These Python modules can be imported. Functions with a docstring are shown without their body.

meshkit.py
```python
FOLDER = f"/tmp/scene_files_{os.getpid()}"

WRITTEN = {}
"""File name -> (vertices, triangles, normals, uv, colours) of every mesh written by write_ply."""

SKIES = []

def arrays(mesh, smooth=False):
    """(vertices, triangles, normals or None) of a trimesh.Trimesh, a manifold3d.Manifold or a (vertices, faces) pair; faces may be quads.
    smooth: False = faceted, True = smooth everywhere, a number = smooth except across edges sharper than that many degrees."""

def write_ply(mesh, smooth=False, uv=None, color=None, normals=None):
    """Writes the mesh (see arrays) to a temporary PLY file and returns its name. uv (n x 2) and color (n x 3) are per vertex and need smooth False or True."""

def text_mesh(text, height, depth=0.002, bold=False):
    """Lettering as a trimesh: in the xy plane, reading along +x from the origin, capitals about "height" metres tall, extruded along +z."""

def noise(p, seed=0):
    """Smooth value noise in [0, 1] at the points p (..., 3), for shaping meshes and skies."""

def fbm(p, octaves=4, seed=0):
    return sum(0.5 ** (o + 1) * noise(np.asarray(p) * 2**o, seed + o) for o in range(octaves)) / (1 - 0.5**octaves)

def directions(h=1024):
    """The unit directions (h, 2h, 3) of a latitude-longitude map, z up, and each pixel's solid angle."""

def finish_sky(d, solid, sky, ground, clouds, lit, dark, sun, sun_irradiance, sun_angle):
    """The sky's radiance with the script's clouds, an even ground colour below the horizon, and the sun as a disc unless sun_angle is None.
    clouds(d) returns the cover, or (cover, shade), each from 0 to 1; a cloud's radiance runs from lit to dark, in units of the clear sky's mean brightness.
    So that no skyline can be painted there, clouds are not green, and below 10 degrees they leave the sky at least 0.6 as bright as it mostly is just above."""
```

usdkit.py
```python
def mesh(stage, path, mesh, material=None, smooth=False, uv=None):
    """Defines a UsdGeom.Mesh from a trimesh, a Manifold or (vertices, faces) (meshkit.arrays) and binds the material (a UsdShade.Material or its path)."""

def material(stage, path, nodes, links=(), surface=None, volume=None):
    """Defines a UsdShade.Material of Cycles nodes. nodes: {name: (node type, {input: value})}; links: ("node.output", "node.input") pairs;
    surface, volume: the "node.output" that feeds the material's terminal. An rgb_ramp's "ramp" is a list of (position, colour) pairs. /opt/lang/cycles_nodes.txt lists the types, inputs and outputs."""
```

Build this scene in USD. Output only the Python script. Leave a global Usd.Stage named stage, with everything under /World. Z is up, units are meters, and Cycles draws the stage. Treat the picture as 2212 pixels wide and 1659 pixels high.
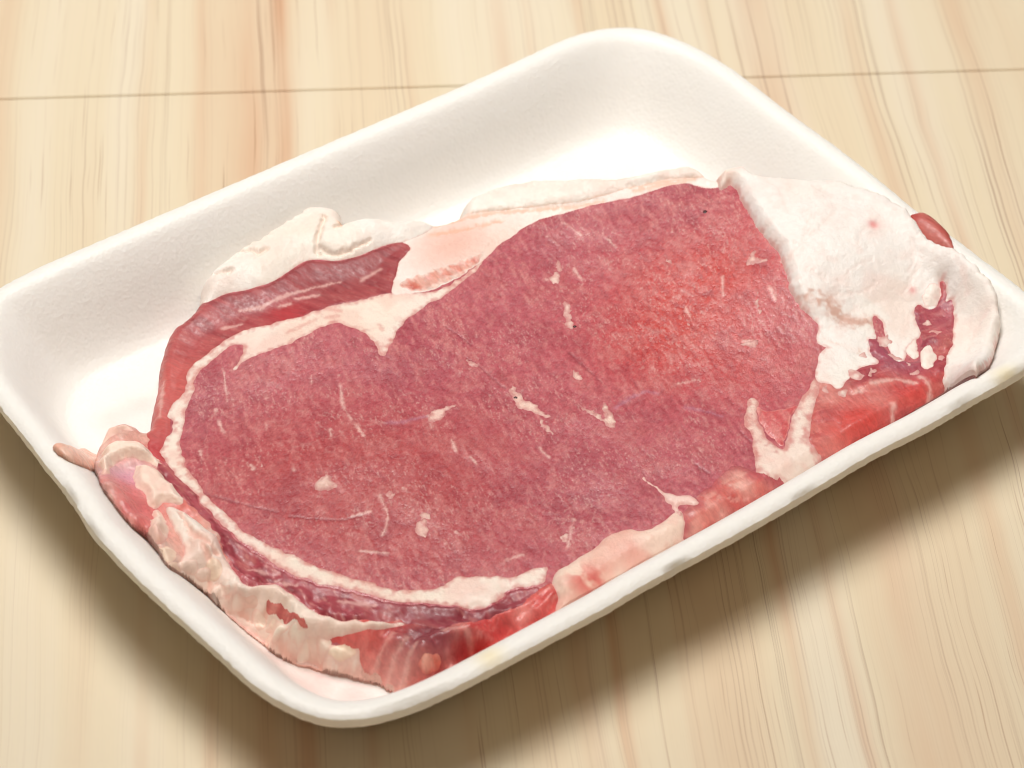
import math, random
import numpy as np
import shapely, shapely.geometry as sg
from scipy.ndimage import distance_transform_edt as edt, gaussian_filter as gf, map_coordinates
from scipy.interpolate import LinearNDInterpolator, NearestNDInterpolator
from pxr import Usd, UsdGeom, UsdLux, UsdShade, Gf, Sdf, Vt
import usdkit, meshkit
from meshkit import noise, fbm

random.seed(4)
rng = np.random.default_rng(4)
stage = Usd.Stage.CreateInMemory()
UsdGeom.SetStageUpAxis(stage, UsdGeom.Tokens.z)
UsdGeom.SetStageMetersPerUnit(stage, 1.0)
UsdGeom.Xform.Define(stage, '/World')
UsdGeom.Scope.Define(stage, '/World/Looks')

# ---------------------------------------------------------------- camera
PW, PH = 2212, 1659                    # picture units in which positions were measured
ELEV, ROLL, FPX, DIST = 0.74255, 0.03537, 6356.7, 0.74956
_F = np.array([0, math.cos(ELEV), -math.sin(ELEV)])
_r = np.array([1., 0, 0]); _u = np.cross(_r, _F)
_R = math.cos(ROLL) * _r + math.sin(ROLL) * _u
_U = -math.sin(ROLL) * _r + math.cos(ROLL) * _u
EYE = np.array([0, 0, .015]) - _F * DIST
cam = UsdGeom.Camera.Define(stage, '/World/camera')
M = Gf.Matrix4d(*_R, 0, *_U, 0, *(-_F), 0, *EYE, 1)
cam.AddTransformOp().Set(M)
cam.CreateHorizontalApertureAttr(36.0); cam.CreateVerticalApertureAttr(27.0)
cam.CreateFocalLengthAttr(FPX / PW * 36.0)
cam.CreateClippingRangeAttr(Gf.Vec2f(.01, 50))
cam.CreateFStopAttr(20.0); cam.CreateFocusDistanceAttr(0.742)
cam.CreateExposureAttr(0.35)

# ---------------------------------------------------------------- lamps
def rect_lamp(name, pos, aim, w, h, watts, col):
    l = UsdLux.RectLight.Define(stage, '/World/' + name)
    pos, aim = np.array(pos, float), np.array(aim, float)
    z = (pos - aim) / np.linalg.norm(pos - aim)
    x = np.cross([0, 1.0, 0.01], z); x /= np.linalg.norm(x); y = np.cross(z, x)
    l.AddTransformOp().Set(Gf.Matrix4d(*x, 0, *y, 0, *z, 0, *pos, 1))
    l.CreateWidthAttr(w); l.CreateHeightAttr(h); l.CreateIntensityAttr(watts); l.CreateColorAttr(Gf.Vec3f(*col))
    l.CreateNormalizeAttr(False)
    return l
rect_lamp('key_lamp', (-.09, .22, .82), (0, .30, 0), .42, .42, 11.4, (1, .985, .955))
rect_lamp('ceiling_fill_lamp', (0, -.1, 2.1), (0, 0, 0), 2.2, 2.2, .36, (1, .79, .56))
rect_lamp('front_fill_lamp', (.3, -1.5, 1.1), (0, 0, 0), 1.4, 1.0, .66, (1, .79, .56))

# ---------------------------------------------------------------- helpers
def lin(*rgb):
    c = np.asarray(rgb, float) / 255
    return np.where(c <= .04045, c / 12.92, ((c + .055) / 1.055) ** 2.4)
def sstep(a, b, x):
    t = np.clip((x - a) / (b - a), 0, 1)
    return t * t * (3 - 2 * t)
def unproject(px, z):
    px = np.atleast_2d(np.asarray(px, float)); z = np.broadcast_to(z, len(px))
    d = _F[None] * FPX + _R[None] * (px[:, :1] - PW / 2) - _U[None] * (px[:, 1:] - PH / 2)
    t = (z - EYE[2]) / d[:, 2]
    return EYE[None, :2] + d[:, :2] * t[:, None]
def spline(p, n=6, closed=True):
    """Catmull-Rom through the points"""
    p = np.asarray(p, float)
    if closed: q = np.vstack([p[-1:], p, p[:2]])
    else: q = np.vstack([2 * p[:1] - p[1:2], p, 2 * p[-1:] - p[-2:-1]])
    out = []
    for i in range(1, len(q) - 2):
        t = np.linspace(0, 1, n, endpoint=False)[:, None]
        a, b, c, d = q[i - 1], q[i], q[i + 1], q[i + 2]
        out.append(.5 * (2 * b + (c - a) * t + (2 * a - 5 * b + 4 * c - d) * t ** 2 + (3 * b - a - 3 * c + d) * t ** 3))
    out = np.vstack(out)
    return out if closed else np.vstack([out, p[-1:]])
def keys(prim, **kw):
    p = prim.GetPrim() if hasattr(prim, 'GetPrim') else prim
    for k, v in kw.items(): p.SetCustomDataByKey(k, v)
used = {}
def numbered(path):
    n = used.get(path, 0); used[path] = n + 1
    return path if n == 0 else f'{path}_{n:03d}'
def put(path, v, f, mat, smooth=True, tint=None):
    path = numbered(path)
    m = usdkit.mesh(stage, path, (v, f), mat, smooth=smooth)
    if tint is not None:
        UsdGeom.PrimvarsAPI(m).CreatePrimvar('tint', Sdf.ValueTypeNames.Color3fArray, 'vertex').Set(Vt.Vec3fArray.FromNumpy(tint.astype(np.float32)))
    return m

# ---------------------------------------------------------------- materials
def mat(name, nodes, links, surface):
    return usdkit.material(stage, '/World/Looks/' + name, nodes, links, surface=surface)

def wood():
    # boards share one coordinate along the grain, turned to the grain's direction
    N = {'g': ('geometry', {}),
         'rot': ('vector_rotate', {'rotate_type': 'z_axis', 'angle': -0.107, 'center': (0, 0, 0)}),
         'warpm': ('mapping', {'scale': (9, 5.5, 1)}),
         'warp': ('noise_texture', {'scale': 1.0, 'detail': 3, 'roughness': .5}),
         'warps': ('math', {'math_type': 'multiply_add', 'value2': .012, 'value3': -.006}),
         'warpm2': ('mapping', {'scale': (40, 26, 1)}),
         'warp2': ('noise_texture', {'scale': 1.0, 'detail': 2, 'roughness': .5}),
         'warps2': ('math', {'math_type': 'multiply_add', 'value2': .0018, 'value3': -.0009}),
         'sx': ('separate_xyz', {}), 'xx': ('math', {'math_type': 'add'}), 'xy': ('math', {'math_type': 'add'}),
         'cx': ('combine_xyz', {}),
         # broad bands
         'bm': ('mapping', {'scale': (34, 1.4, 1)}), 'bn': ('noise_texture', {'scale': 1.0, 'detail': 3, 'roughness': .45}),
         'br': ('rgb_ramp', {'ramp': [(.25, lin(231, 220, 199)), (.42, lin(228, 215, 191)), (.52, lin(226, 211, 183)), (.62, lin(224, 205, 176)), (.78, lin(218, 193, 163))]}),
         # hand-placed reddish streaks across the boards
         'pos': ('map_range', {'from_min': -.20, 'from_max': .20, 'to_min': 0.0, 'to_max': 1.0, 'clamp': True}),
         'sr': ('rgb_ramp', {'ramp': STREAKS}),
         'smod_m': ('mapping', {'scale': (60, 7, 1)}), 'smod': ('noise_texture', {'scale': 1.0, 'detail': 2}),
         'smr': ('map_range', {'from_min': .3, 'from_max': .66, 'to_min': .1, 'to_max': .75, 'clamp': True}),
         'sf': ('math', {'math_type': 'multiply'}),
         'mx1': ('mix', {'color2': lin(206, 152, 116)}),
         # fine reddish grain
         'fm': ('mapping', {'scale': (1500, 3.5, 1)}), 'fn': ('noise_texture', {'scale': 1.0, 'detail': 4, 'roughness': .62}),
         'fr': ('map_range', {'from_min': .54, 'from_max': .70, 'to_min': 0.0, 'to_max': .90, 'clamp': True}),
         'zr': ('rgb_ramp', {'ramp': ZONES}), 'zf': ('math', {'math_type': 'multiply'}), 'zf2': ('math', {'math_type': 'multiply'}), 'pzm': ('mapping', {'scale': (55, 5, 1)}), 'pzn': ('noise_texture', {'scale': 1.0, 'detail': 2}), 'pzr': ('map_range', {'from_min': .40, 'from_max': .62, 'to_min': .08, 'to_max': 1.0, 'clamp': True}),
         'mx2': ('mix', {'color2': lin(128, 74, 54)}),
         # thin dark pores
         'pm': ('mapping', {'scale': (1500, 13, 1)}), 'pn': ('noise_texture', {'scale': 1.0, 'detail': 2, 'roughness': .5}),
         'pr': ('map_range', {'from_min': .64, 'from_max': .74, 'to_min': 0.0, 'to_max': .5, 'clamp': True}),
         'pam': ('mapping', {'scale': (14, 4, 1)}), 'pan': ('noise_texture', {'scale': 1.0, 'detail': 1}),
         'par': ('map_range', {'from_min': .40, 'from_max': .62, 'to_min': .1, 'to_max': 1.0, 'clamp': True}),
         'pf': ('math', {'math_type': 'multiply'}),
         'mx3': ('mix', {'color2': lin(140, 84, 54)}),
         'bump': ('bump', {'strength': .25, 'distance': .0002}),
         'p': ('principled_bsdf', {'roughness': .5, 'specular_ior_level': .3})}
    L = [('g.position', 'rot.vector'), ('rot.vector', 'warpm.vector'), ('warpm.vector', 'warp.vector'), ('warp.fac', 'warps.value1'),
         ('rot.vector', 'warpm2.vector'), ('warpm2.vector', 'warp2.vector'), ('warp2.fac', 'warps2.value1'),
         ('rot.vector', 'sx.vector'), ('sx.x', 'xx.value1'), ('warps.value', 'xx.value2'), ('xx.value', 'xy.value1'), ('warps2.value', 'xy.value2'),
         ('xy.value', 'cx.x'), ('sx.y', 'cx.y'),
         ('cx.vector', 'bm.vector'), ('bm.vector', 'bn.vector'), ('bn.fac', 'br.fac'),
         ('xy.value', 'pos.value'), ('pos.result', 'sr.fac'), ('cx.vector', 'smod_m.vector'), ('smod_m.vector', 'smod.vector'), ('smod.fac', 'smr.value'),
         ('sr.color', 'sf.value1'), ('smr.result', 'sf.value2'), ('sf.value', 'mx1.fac'), ('br.color', 'mx1.color1'),
         ('cx.vector', 'fm.vector'), ('fm.vector', 'fn.vector'), ('fn.fac', 'fr.value'), ('pos.result', 'zr.fac'), ('fr.result', 'zf.value1'), ('zr.color', 'zf.value2'), ('cx.vector', 'pzm.vector'), ('pzm.vector', 'pzn.vector'), ('pzn.fac', 'pzr.value'), ('zf.value', 'zf2.value1'), ('pzr.result', 'zf2.value2'), ('zf2.value', 'mx2.fac'), ('mx1.color', 'mx2.color1'),
         ('cx.vector', 'pm.vector'), ('pm.vector', 'pn.vector'), ('pn.fac', 'pr.value'), ('cx.vector', 'pam.vector'), ('pam.vector', 'pan.vector'), ('pan.fac', 'par.value'),
         ('pr.result', 'pf.value1'), ('par.result', 'pf.value2'), ('pf.value', 'mx3.fac'), ('mx2.color', 'mx3.color1'),
         ('mx3.color', 'p.base_color'), ('fn.fac', 'bump.height'), ('bump.normal', 'p.normal')]
    return mat('pale_wood', N, L, 'p.BSDF')
# streak positions across the grain (metres from the middle), strength, half width
_st = [(-.135, .25, .004), (-.094, .55, .0016), (-.078, .45, .002), (-.0645, .95, .0022), (-.055, .8, .0022), (-.060, .45, .010), (-.040, .45, .002),
       (.036, .5, .0016), (.062, .8, .0018), (.075, .7, .0016), (.090, .55, .008), (.118, .5, .003), (.132, .6, .002), (-.018, .35, .002), (.012, .5, .003), (.020, .7, .0014), (.150, .5, .004)]
def _sv(x):
    v = sum(s * math.exp(-((x - c) / w) ** 2) for c, s, w in _st)
    return min(v, 1.0)
STREAKS = [(i / 255, (_sv(-.2 + .4 * i / 255),) * 3) for i in range(256)]
def _zv(x): return min(1, .26 + sum(a * math.exp(-((x - c) / w) ** 2) for c, w, a in ((.047, .014, .8), (.085, .014, .7), (.115, .012, .6), (-.058, .008, .5), (-.028, .008, .4), (-.095, .012, .25), (.145, .015, .4))))
ZONES = [(i / 255, (_zv(-.2 + .4 * i / 255),) * 3) for i in range(256)]
WOOD = wood()

FOAM = mat('white_foam', {
    'g': ('geometry', {}), 'tint': ('attribute', {'attribute': 'tint'}),
    'v': ('voronoi_texture', {'scale': 1000.0, 'feature': 'smooth_f1', 'smoothness': .6}),
    'n': ('noise_texture', {'scale': 350.0, 'detail': 3}),
    'ad': ('math', {'math_type': 'multiply_add', 'value2': 1.2}),
    'b': ('bump', {'strength': .35, 'distance': .00025}),
    'p': ('principled_bsdf', {'roughness': .42, 'specular_ior_level': .35, 'subsurface_method': 'burley', 'subsurface_weight': .3, 'subsurface_scale': .003, 'subsurface_radius': (1, .85, .65)})},
    [('g.position', 'v.vector'), ('g.position', 'n.vector'), ('n.fac', 'ad.value1'), ('v.distance', 'ad.value3'), ('ad.value', 'b.height'), ('b.normal', 'p.normal'), ('tint.color', 'p.base_color')], 'p.BSDF')

def flesh(name, rough, sss, scale, radius, fibre, fscale, bumps, grain=.25, spec=.5, warm=(.8, .45, .45)):
    N = {'tint': ('attribute', {'attribute': 'tint'}), 'g': ('geometry', {}),
         'rot': ('vector_rotate', {'rotate_type': 'z_axis', 'angle': fibre}),
         'm': ('mapping', {'scale': fscale}), 'n': ('noise_texture', {'scale': 1.0, 'detail': 4, 'roughness': .65, 'distortion': .4}),
         'n2': ('noise_texture', {'scale': 900.0, 'detail': 3, 'roughness': .6}),
         'mr': ('map_range', {'from_min': .3, 'from_max': .7, 'to_min': 1 - grain, 'to_max': 1 + grain, 'clamp': False}),
         'mul': ('vector_math', {'vector_math_type': 'scale', 'math_type': 'scale'}),
         'ad': ('math', {'math_type': 'add'}),
         'b': ('bump', {'strength': bumps, 'distance': .0003}),
         'rr': ('map_range', {'from_min': .35, 'from_max': .65, 'to_min': rough - .12, 'to_max': rough + .12, 'clamp': True}),
         'p': ('principled_bsdf', {'specular_ior_level': spec, 'subsurface_method': 'burley', 'subsurface_weight': sss, 'subsurface_scale': scale, 'subsurface_radius': radius})}
    N['mul'] = ('vector_math', {'math_type': 'scale'})
    L = [('g.position', 'rot.vector'), ('rot.vector', 'm.vector'), ('m.vector', 'n.vector'), ('g.position', 'n2.vector'), ('n.fac', 'mr.value'),
         ('tint.color', 'mul.vector1'), ('mr.result', 'mul.scale'), ('mul.vector', 'p.base_color'),
         ('n.fac', 'ad.value1'), ('n2.fac', 'ad.value2'), ('ad.value', 'b.height'), ('b.normal', 'p.normal'), ('n2.fac', 'rr.value'), ('rr.result', 'p.roughness')]
    return mat(name, N, L, 'p.BSDF')
LEAN = flesh('lean_meat', .33, .0, .0010, (1, .4, .35), .45, (2000, 800, 1200), .32, .15)
LEAN2 = flesh('side_muscle', .44, .0, .0012, (1, .3, .25), -1.05, (1300, 200, 700), .12, .14)
RIB = flesh('rib_meat', .36, .2, .0014, (1, .3, .22), -.6, (900, 300, 500), .30, .15, .35)
FAT = flesh('fat', .42, .2, .0012, (1, .72, .55), .3, (700, 600, 700), .50, .035, .3)

# ---------------------------------------------------------------- table: two boards that meet in a thin seam
GR = -0.10713                                   # direction of the grain
gx, gy = np.array([math.cos(GR), -math.sin(GR)]), np.array([math.sin(GR), math.cos(GR)])
table = UsdGeom.Xform.Define(stage, '/World/table_top')
keys(table, kind='structure', label='pale wooden table top of two boards under the tray', category='table top')
seam_pts = unproject([(0, 200), (920, 186), (1640, 172), (2212, 158)], 0.0)
y_seam = float(np.mean(seam_pts @ gy))
def board(y0, y1):
    nx = 2
    prof = [(y0 + .0003, -.016), (y0, -.015), (y0, -.0005), (y0 + .0004, 0), (y1 - .0004, 0), (y1, -.0005), (y1, -.015), (y1 - .0003, -.016)]
    v, f = [], []
    for X in (-.55, .55):
        for (y, z) in prof: v.append([*(gx * X + gy * y), z])
    n = len(prof)
    for i in range(n):
        j = (i + 1) % n; f += [[i, n + i, n + j], [i, n + j, j]]
    f += [[0, i + 1, i] for i in range(1, n - 1)] + [[n, n + i, n + i + 1] for i in range(1, n - 1)]
    f = [[a, c, b] for a, b, c in f]
    return np.array(v), np.array(f)
# check winding by volume
import trimesh
for y0, y1 in ((-.5, y_seam - .00022), (y_seam + .00022, y_seam + .6)):
    v, f = board(y0, y1); t = trimesh.Trimesh(v, f, process=False)
    if t.volume < 0: f = f[:, ::-1]
    put('/World/table_top/board', v, f, WOOD, smooth=False)

# ---------------------------------------------------------------- foam tray
ZR = .026
far = [(0, 620), (81, 577), (216, 519), (500, 397), (750, 290), (1000, 184), (1115, 132), (1174, 104), (1235, 78), (1295, 62), (1356, 57), (1396, 62), (1436, 73), (1477, 89), (1521, 110), (1578, 145), (1638, 190), (1698, 236), (1784, 299), (1844, 344), (1897, 386), (1981, 455), (2066, 516), (2126, 562), (2167, 592), (2212, 627), (2250, 662)]
near = [(2256, 765), (2226, 803), (2183, 833), (2126, 863), (2066, 899), (1997, 938), (1884, 996), (1804, 1044), (1723, 1093), (1602, 1163), (1481, 1230), (1380, 1286), (1310, 1328), (1189, 1393), (1068, 1458), (987, 1500), (907, 1536), (846, 1557), (786, 1570), (725, 1573), (686, 1567), (625, 1544), (565, 1508), (524, 1476), (484, 1438), (444, 1401), (403, 1365), (343, 1309), (282, 1252), (242, 1208), (198, 1163), (173, 1119), (137, 1067), (101, 1022), (77, 990), (40, 942), (0, 892), (-34, 842)]
right = [(2270, 712)]
left = [(-56, 770), (-50, 700), (-27, 650)]
out = np.vstack([unproject(far, .0252), unproject(right, .0235), unproject(near, .0222), unproject(left, .0235)])
out = spline(out, 8)
ring = shapely.LinearRing(out)
NU = 720
out = np.array([ring.interpolate(i / NU, normalized=True).coords[0] for i in range(NU)])
out = np.stack([gf(out[:, k], 2.0, mode='wrap') for k in (0, 1)], 1)
TH = .68493; TA = np.array([math.cos(TH), math.sin(TH)]); TB = np.array([-math.sin(TH), math.cos(TH)]); TC = np.array([-.00123, .00703])
def local(p): return np.stack([(p - TC) @ TA, (p - TC) @ TB], -1)
def world(q): return TC + q[..., :1] * TA + q[..., 1:] * TB
FL, FW, FR = .24 / 2 - .0255, .1803 / 2 - .0255, .016
floor_poly = sg.box(-FL + FR, -FW + FR, FL - FR, FW - FR).buffer(FR, 24)
fr = floor_poly.exterior
lo = local(out)
fl = np.array([fr.interpolate(fr.project(sg.Point(*q))).coords[0] for q in lo])
fl = np.stack([gf(fl[:, k], 3.0, mode='wrap') for k in (0, 1)], 1)
# section: share of the way from the cut edge to the floor, height
SEC = np.array([(0, 24.9), (1, 25.4), (2.5, 25.7), (4, 25.5), (5.5, 24.7), (7, 23.3), (9, 20.9), (11, 18.1), (13, 14.9), (15, 11.7), (17, 8.8), (19, 6.6), (21.5, 5.1), (25.5, 4.6)])
SEC[:, 0] /= 25.5
from scipy.interpolate import PchipInterpolator
pc = PchipInterpolator(SEC[:, 0], SEC[:, 1] / 1000)
tt = np.concatenate([np.linspace(0, 1, 44), 1 + np.array([.06, .13, .22, .34, .5, .68, .85, .97])])
P = np.zeros((len(tt), NU, 3))
for i, t in enumerate(tt):
    if t <= 1:
        gap = np.linalg.norm(fl - lo, axis=1, keepdims=True)
        q = lo + (fl - lo) / gap * (t * .0255 + (gap - .0255) * float(sstep(.12, 1, t))); z = float(pc(t))
    else: q = fl * (1 - (t - 1)); z = .0046 - .0001 * min(1, (t - 1) * 6)
    P[i, :, :2] = world(q); P[i, :, 2] = z
# small dents and waviness of soft foam
dn = (fbm(np.concatenate([P[..., :2] * 38, 0 * P[..., :1]], -1), 2, 5) - .5) * .0002
wgt = np.clip(1 - tt, 0, 1)[:, None] ** .6
P[..., 2] += dn * wgt
du = np.gradient(P, axis=0); dv = (np.roll(P, -1, 1) - np.roll(P, 1, 1)) / 2
nrm = np.cross(du, dv); nrm /= np.maximum(np.linalg.norm(nrm, axis=-1, keepdims=True), 1e-12)
if nrm[20, 0, 2] < 0: nrm = -nrm
th = np.full(len(tt), .0036); th[:7] = np.linspace(.0023, .0036, 7)
low = P - nrm * th[:, None, None]; low[..., 2] = np.maximum(low[..., 2], .0006)
low[0, :, :2] = P[0, :, :2] - (P[0, :, :2] - P[1, :, :2]) * .15; low[0, :, 2] = P[0, :, 2] - .0027
# torn, slightly crumbly cut edge with a few chips
eu = np.arange(NU); ang = eu / NU * 2 * math.pi
e1 = (fbm(np.stack([np.cos(ang) * 40, np.sin(ang) * 40, 0 * ang], -1) * 3, 2, 9) - .5) * .0004
e2 = (fbm(np.stack([np.cos(ang) * 55, np.sin(ang) * 55, 3 + 0 * ang], -1) * 3, 2, 11) - .5) * .0006
outdir = P[0, :, :2] - P[3, :, :2]; outdir /= np.linalg.norm(outdir, axis=1, keepdims=True)
P[0, :, :2] += outdir * e1[:, None]; low[0, :, :2] += outdir * e2[:, None]; low[0, :, 2] += e2 * .5
stain = np.zeros((len(tt), NU))
def near_u(px, z=.022):
    w = unproject([px], z)[0]; return int(np.argmin(np.linalg.norm(P[0, :, :2] - w, axis=1)))
for px, wd, dep, k in (((900, 1535), 9, .0006, 4), ((2075, 888), 4, .0006, 3), ((1460, 1240), 3, .0008, 2), ((2180, 830), 5, .0006, 3), ((150, 1090), 3, .0007, 2), ((198, 1163), 4, .0006, 2), ((1735, 1085), 3, .0006, 2)):
    u = near_u(px)
    for o in range(-wd, wd + 1):
        a = (1 - abs(o) / (wd + 1)) ** .5
        for i in range(k): 
            P[i, (u + o) % NU, 2] -= dep * a * (1 - i / (k + 1)); P[i, (u + o) % NU, :2] -= outdir[(u + o) % NU] * dep * .8 * a * (1 - i / k)
for px, r in (((1058, 1420), .0035), ((2178, 812), .004), ((2190, 822), .003)):
    w = unproject([px], .0255)[0]; stain = np.maximum(stain, np.exp(-(np.linalg.norm(P[..., :2] - w, axis=-1) / r) ** 2))
nt = len(tt)
c_top = np.array([[*TC, .0045]]); c_low = np.array([[*TC, .0006]])
V = np.vstack([P.reshape(-1, 3), low.reshape(-1, 3), c_top, c_low, P[0], low[0]])
def quads(base, rows, flip):
    i, j = np.meshgrid(np.arange(rows - 1), np.arange(NU), indexing='ij'); k = (j + 1) % NU
    a, b, c, d = (base + i * NU + j).ravel(), (base + i * NU + k).ravel(), (base + (i + 1) * NU + k).ravel(), (base + (i + 1) * NU + j).ravel()
    f = np.vstack([np.stack([a, b, c], 1), np.stack([a, c, d], 1)])
    return f[:, ::-1] if flip else f
B0 = nt * NU
F = [quads(0, nt, True), quads(B0, nt, False)]
j = np.arange(NU); k = (j + 1) % NU
E0 = 2 * B0 + 2; E1 = E0 + NU
F.append(np.vstack([np.stack([E0 + j, E0 + k, E1 + k], 1), np.stack([E0 + j, E1 + k, E1 + j], 1)]))
F.append(np.stack([(nt - 1) * NU + j, (nt - 1) * NU + k, np.full(NU, 2 * B0)], 1)[:, ::-1])
F.append(np.stack([B0 + (nt - 1) * NU + j, B0 + (nt - 1) * NU + k, np.full(NU, 2 * B0 + 1)], 1))
F = np.vstack(F)
tm = trimesh.Trimesh(V, F, process=False)
if tm.volume < 0: F = F[:, ::-1]
tint = np.tile(lin(243, 240, 235), (len(V), 1))
tint[:B0] += (lin(240, 228, 198) - lin(243, 240, 235)) * stain.reshape(-1, 1)
juice = np.zeros((len(tt), NU))
for px, rr_, a_ in (((690, 1466), .007, .8), ((760, 1490), .006, .7), ((600, 1425), .005, .5), ((240, 905), .005, .35), ((310, 870), .004, .4)):
    w = unproject([px], .0055)[0]; juice = np.maximum(juice, a_ * np.exp(-(np.linalg.norm(P[..., :2] - w, axis=-1) / rr_) ** 2))
juice *= .5 + fbm(P * 260, 3, 19)
tint[:B0] += (lin(234, 202, 196) - lin(243, 240, 235)) * np.clip(juice, 0, 1).reshape(-1, 1)
tray = put('/World/foam_tray', V, F, FOAM, smooth=40 if False else True, tint=tint)
keys(tray, label='white foam tray with rounded corners holding the raw meat', category='tray')

# ---------------------------------------------------------------- meat: grid over the tray (tray-aligned)
CELL = .0003
A0, A1, B0_, B1 = -.130, .130, -.095, .095
ga, gb = np.arange(A0, A1, CELL), np.arange(B0_, B1, CELL)
GA, GB = np.meshgrid(ga, gb, indexing='ij')
XY = world(np.stack([GA, GB], -1))
lq = local(P[..., :2].reshape(-1, 2)); ok = np.isfinite(lq).all(1)
sub = np.arange(0, B0, 3)
ci = LinearNDInterpolator(np.vstack([lq[sub], [[0, 0]]]), np.append(P.reshape(-1, 3)[sub, 2], .0045))
ca, cb = np.arange(A0, A1 + .001, .001), np.arange(B0_, B1 + .001, .001)
CA, CB = np.meshgrid(ca, cb, indexing='ij')
zc = ci(CA, CB); bad = np.isnan(zc)
zc[bad] = .0235
zc = gf(zc, .7)
def Zt_at(q): return map_coordinates(zc, [(q[..., 0] - A0) / .001, (q[..., 1] - B0_) / .001], order=1, mode='nearest')
ZT = Zt_at(np.stack([GA, GB], -1))
W3 = np.concatenate([XY, np.zeros_like(XY[..., :1])], -1)

SLAB = .0155
def rise(a, b): return .0105 * sstep(.025, .100, a) * (.25 + .75 * sstep(-.060, -.015, b))
def est(q, dz=0.0):
    a = q[..., 0]; zt = Zt_at(q)
    slab = SLAB + rise(a, q[..., 1])
    dr = zt + .0055
    w = np.maximum(sstep(-.045, -.075, a) * sstep(-.066, -.050, q[..., 1]), sstep(.055, .085, a))
    d = np.maximum(dr - slab, 0) * w
    return slab + d + dz
def plan(px, dz=0.0, tray=False):
    """picture positions -> tray-aligned plan positions on the meat's top"""
    px = np.asarray(px, float); z = np.full(len(px), SLAB) + dz
    for _ in range(12):
        q = local(unproject(px, z))
        z = .5 * z + .5 * (Zt_at(q) + dz if tray else est(q, dz))
    return q
def warp(amp, scale, seed):
    p = W3 * scale
    return (fbm(p, 3, seed) - .5) * 2 * amp, (fbm(p + 17.3, 3, seed + 40) - .5) * 2 * amp
WA1, WB1 = warp(.0010, 220, 3)
WA2, WB2 = warp(.0006, 700, 8)
WA3, WB3 = warp(.0005, 1600, 12)
def inside(pl, rough=1.0, fine=1.0, vfine=0.0):
    poly = sg.Polygon(pl).buffer(0)
    a0, b0, a1, b1 = poly.bounds; m = .004
    i0, i1 = np.searchsorted(ga, (a0 - m, a1 + m)); j0, j1 = np.searchsorted(gb, (b0 - m, b1 + m))
    o = np.zeros(GA.shape, bool); s = np.s_[i0:i1, j0:j1]
    o[s] = shapely.contains_xy(poly, GA[s] + rough * (WA1[s] + fine * WA2[s]) + vfine * WA3[s], GB[s] + rough * (WB1[s] + fine * WB2[s]) + vfine * WB3[s])
    return o
def sdist(m): return (edt(m) - edt(~m)) * CELL
def lines(list_of_px, dz=0.0):
    """distance (m) to a set of picture polylines laid on the meat; weights taper to the ends"""
    m = np.ones(GA.shape, bool)
    for l in list_of_px:
        q = plan(spline(l, 8, False), dz); ls = sg.LineString(q)
        n = max(2, int(ls.length / CELL * 1.5))
        pt = np.array([ls.interpolate(i / n, normalized=True).coords[0] for i in range(n + 1)])
        ia = np.clip(((pt[:, 0] - A0) / CELL).round().astype(int), 0, len(ga) - 1); ib = np.clip(((pt[:, 1] - B0_) / CELL).round().astype(int), 0, len(gb) - 1)
        m[ia, ib] = False
    return edt(m) * CELL
def N2(scale, seed, octv=3, stretch=None):
    p = W3.copy()
    if stretch is not None:
        an, sx = stretch; c, s = math.cos(an), math.sin(an)
        p = np.stack([(W3[..., 0] * c + W3[..., 1] * s), (-W3[..., 0] * s + W3[..., 1] * c) * sx, W3[..., 2]], -1)
    return fbm(p * scale, octv, seed)

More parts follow.
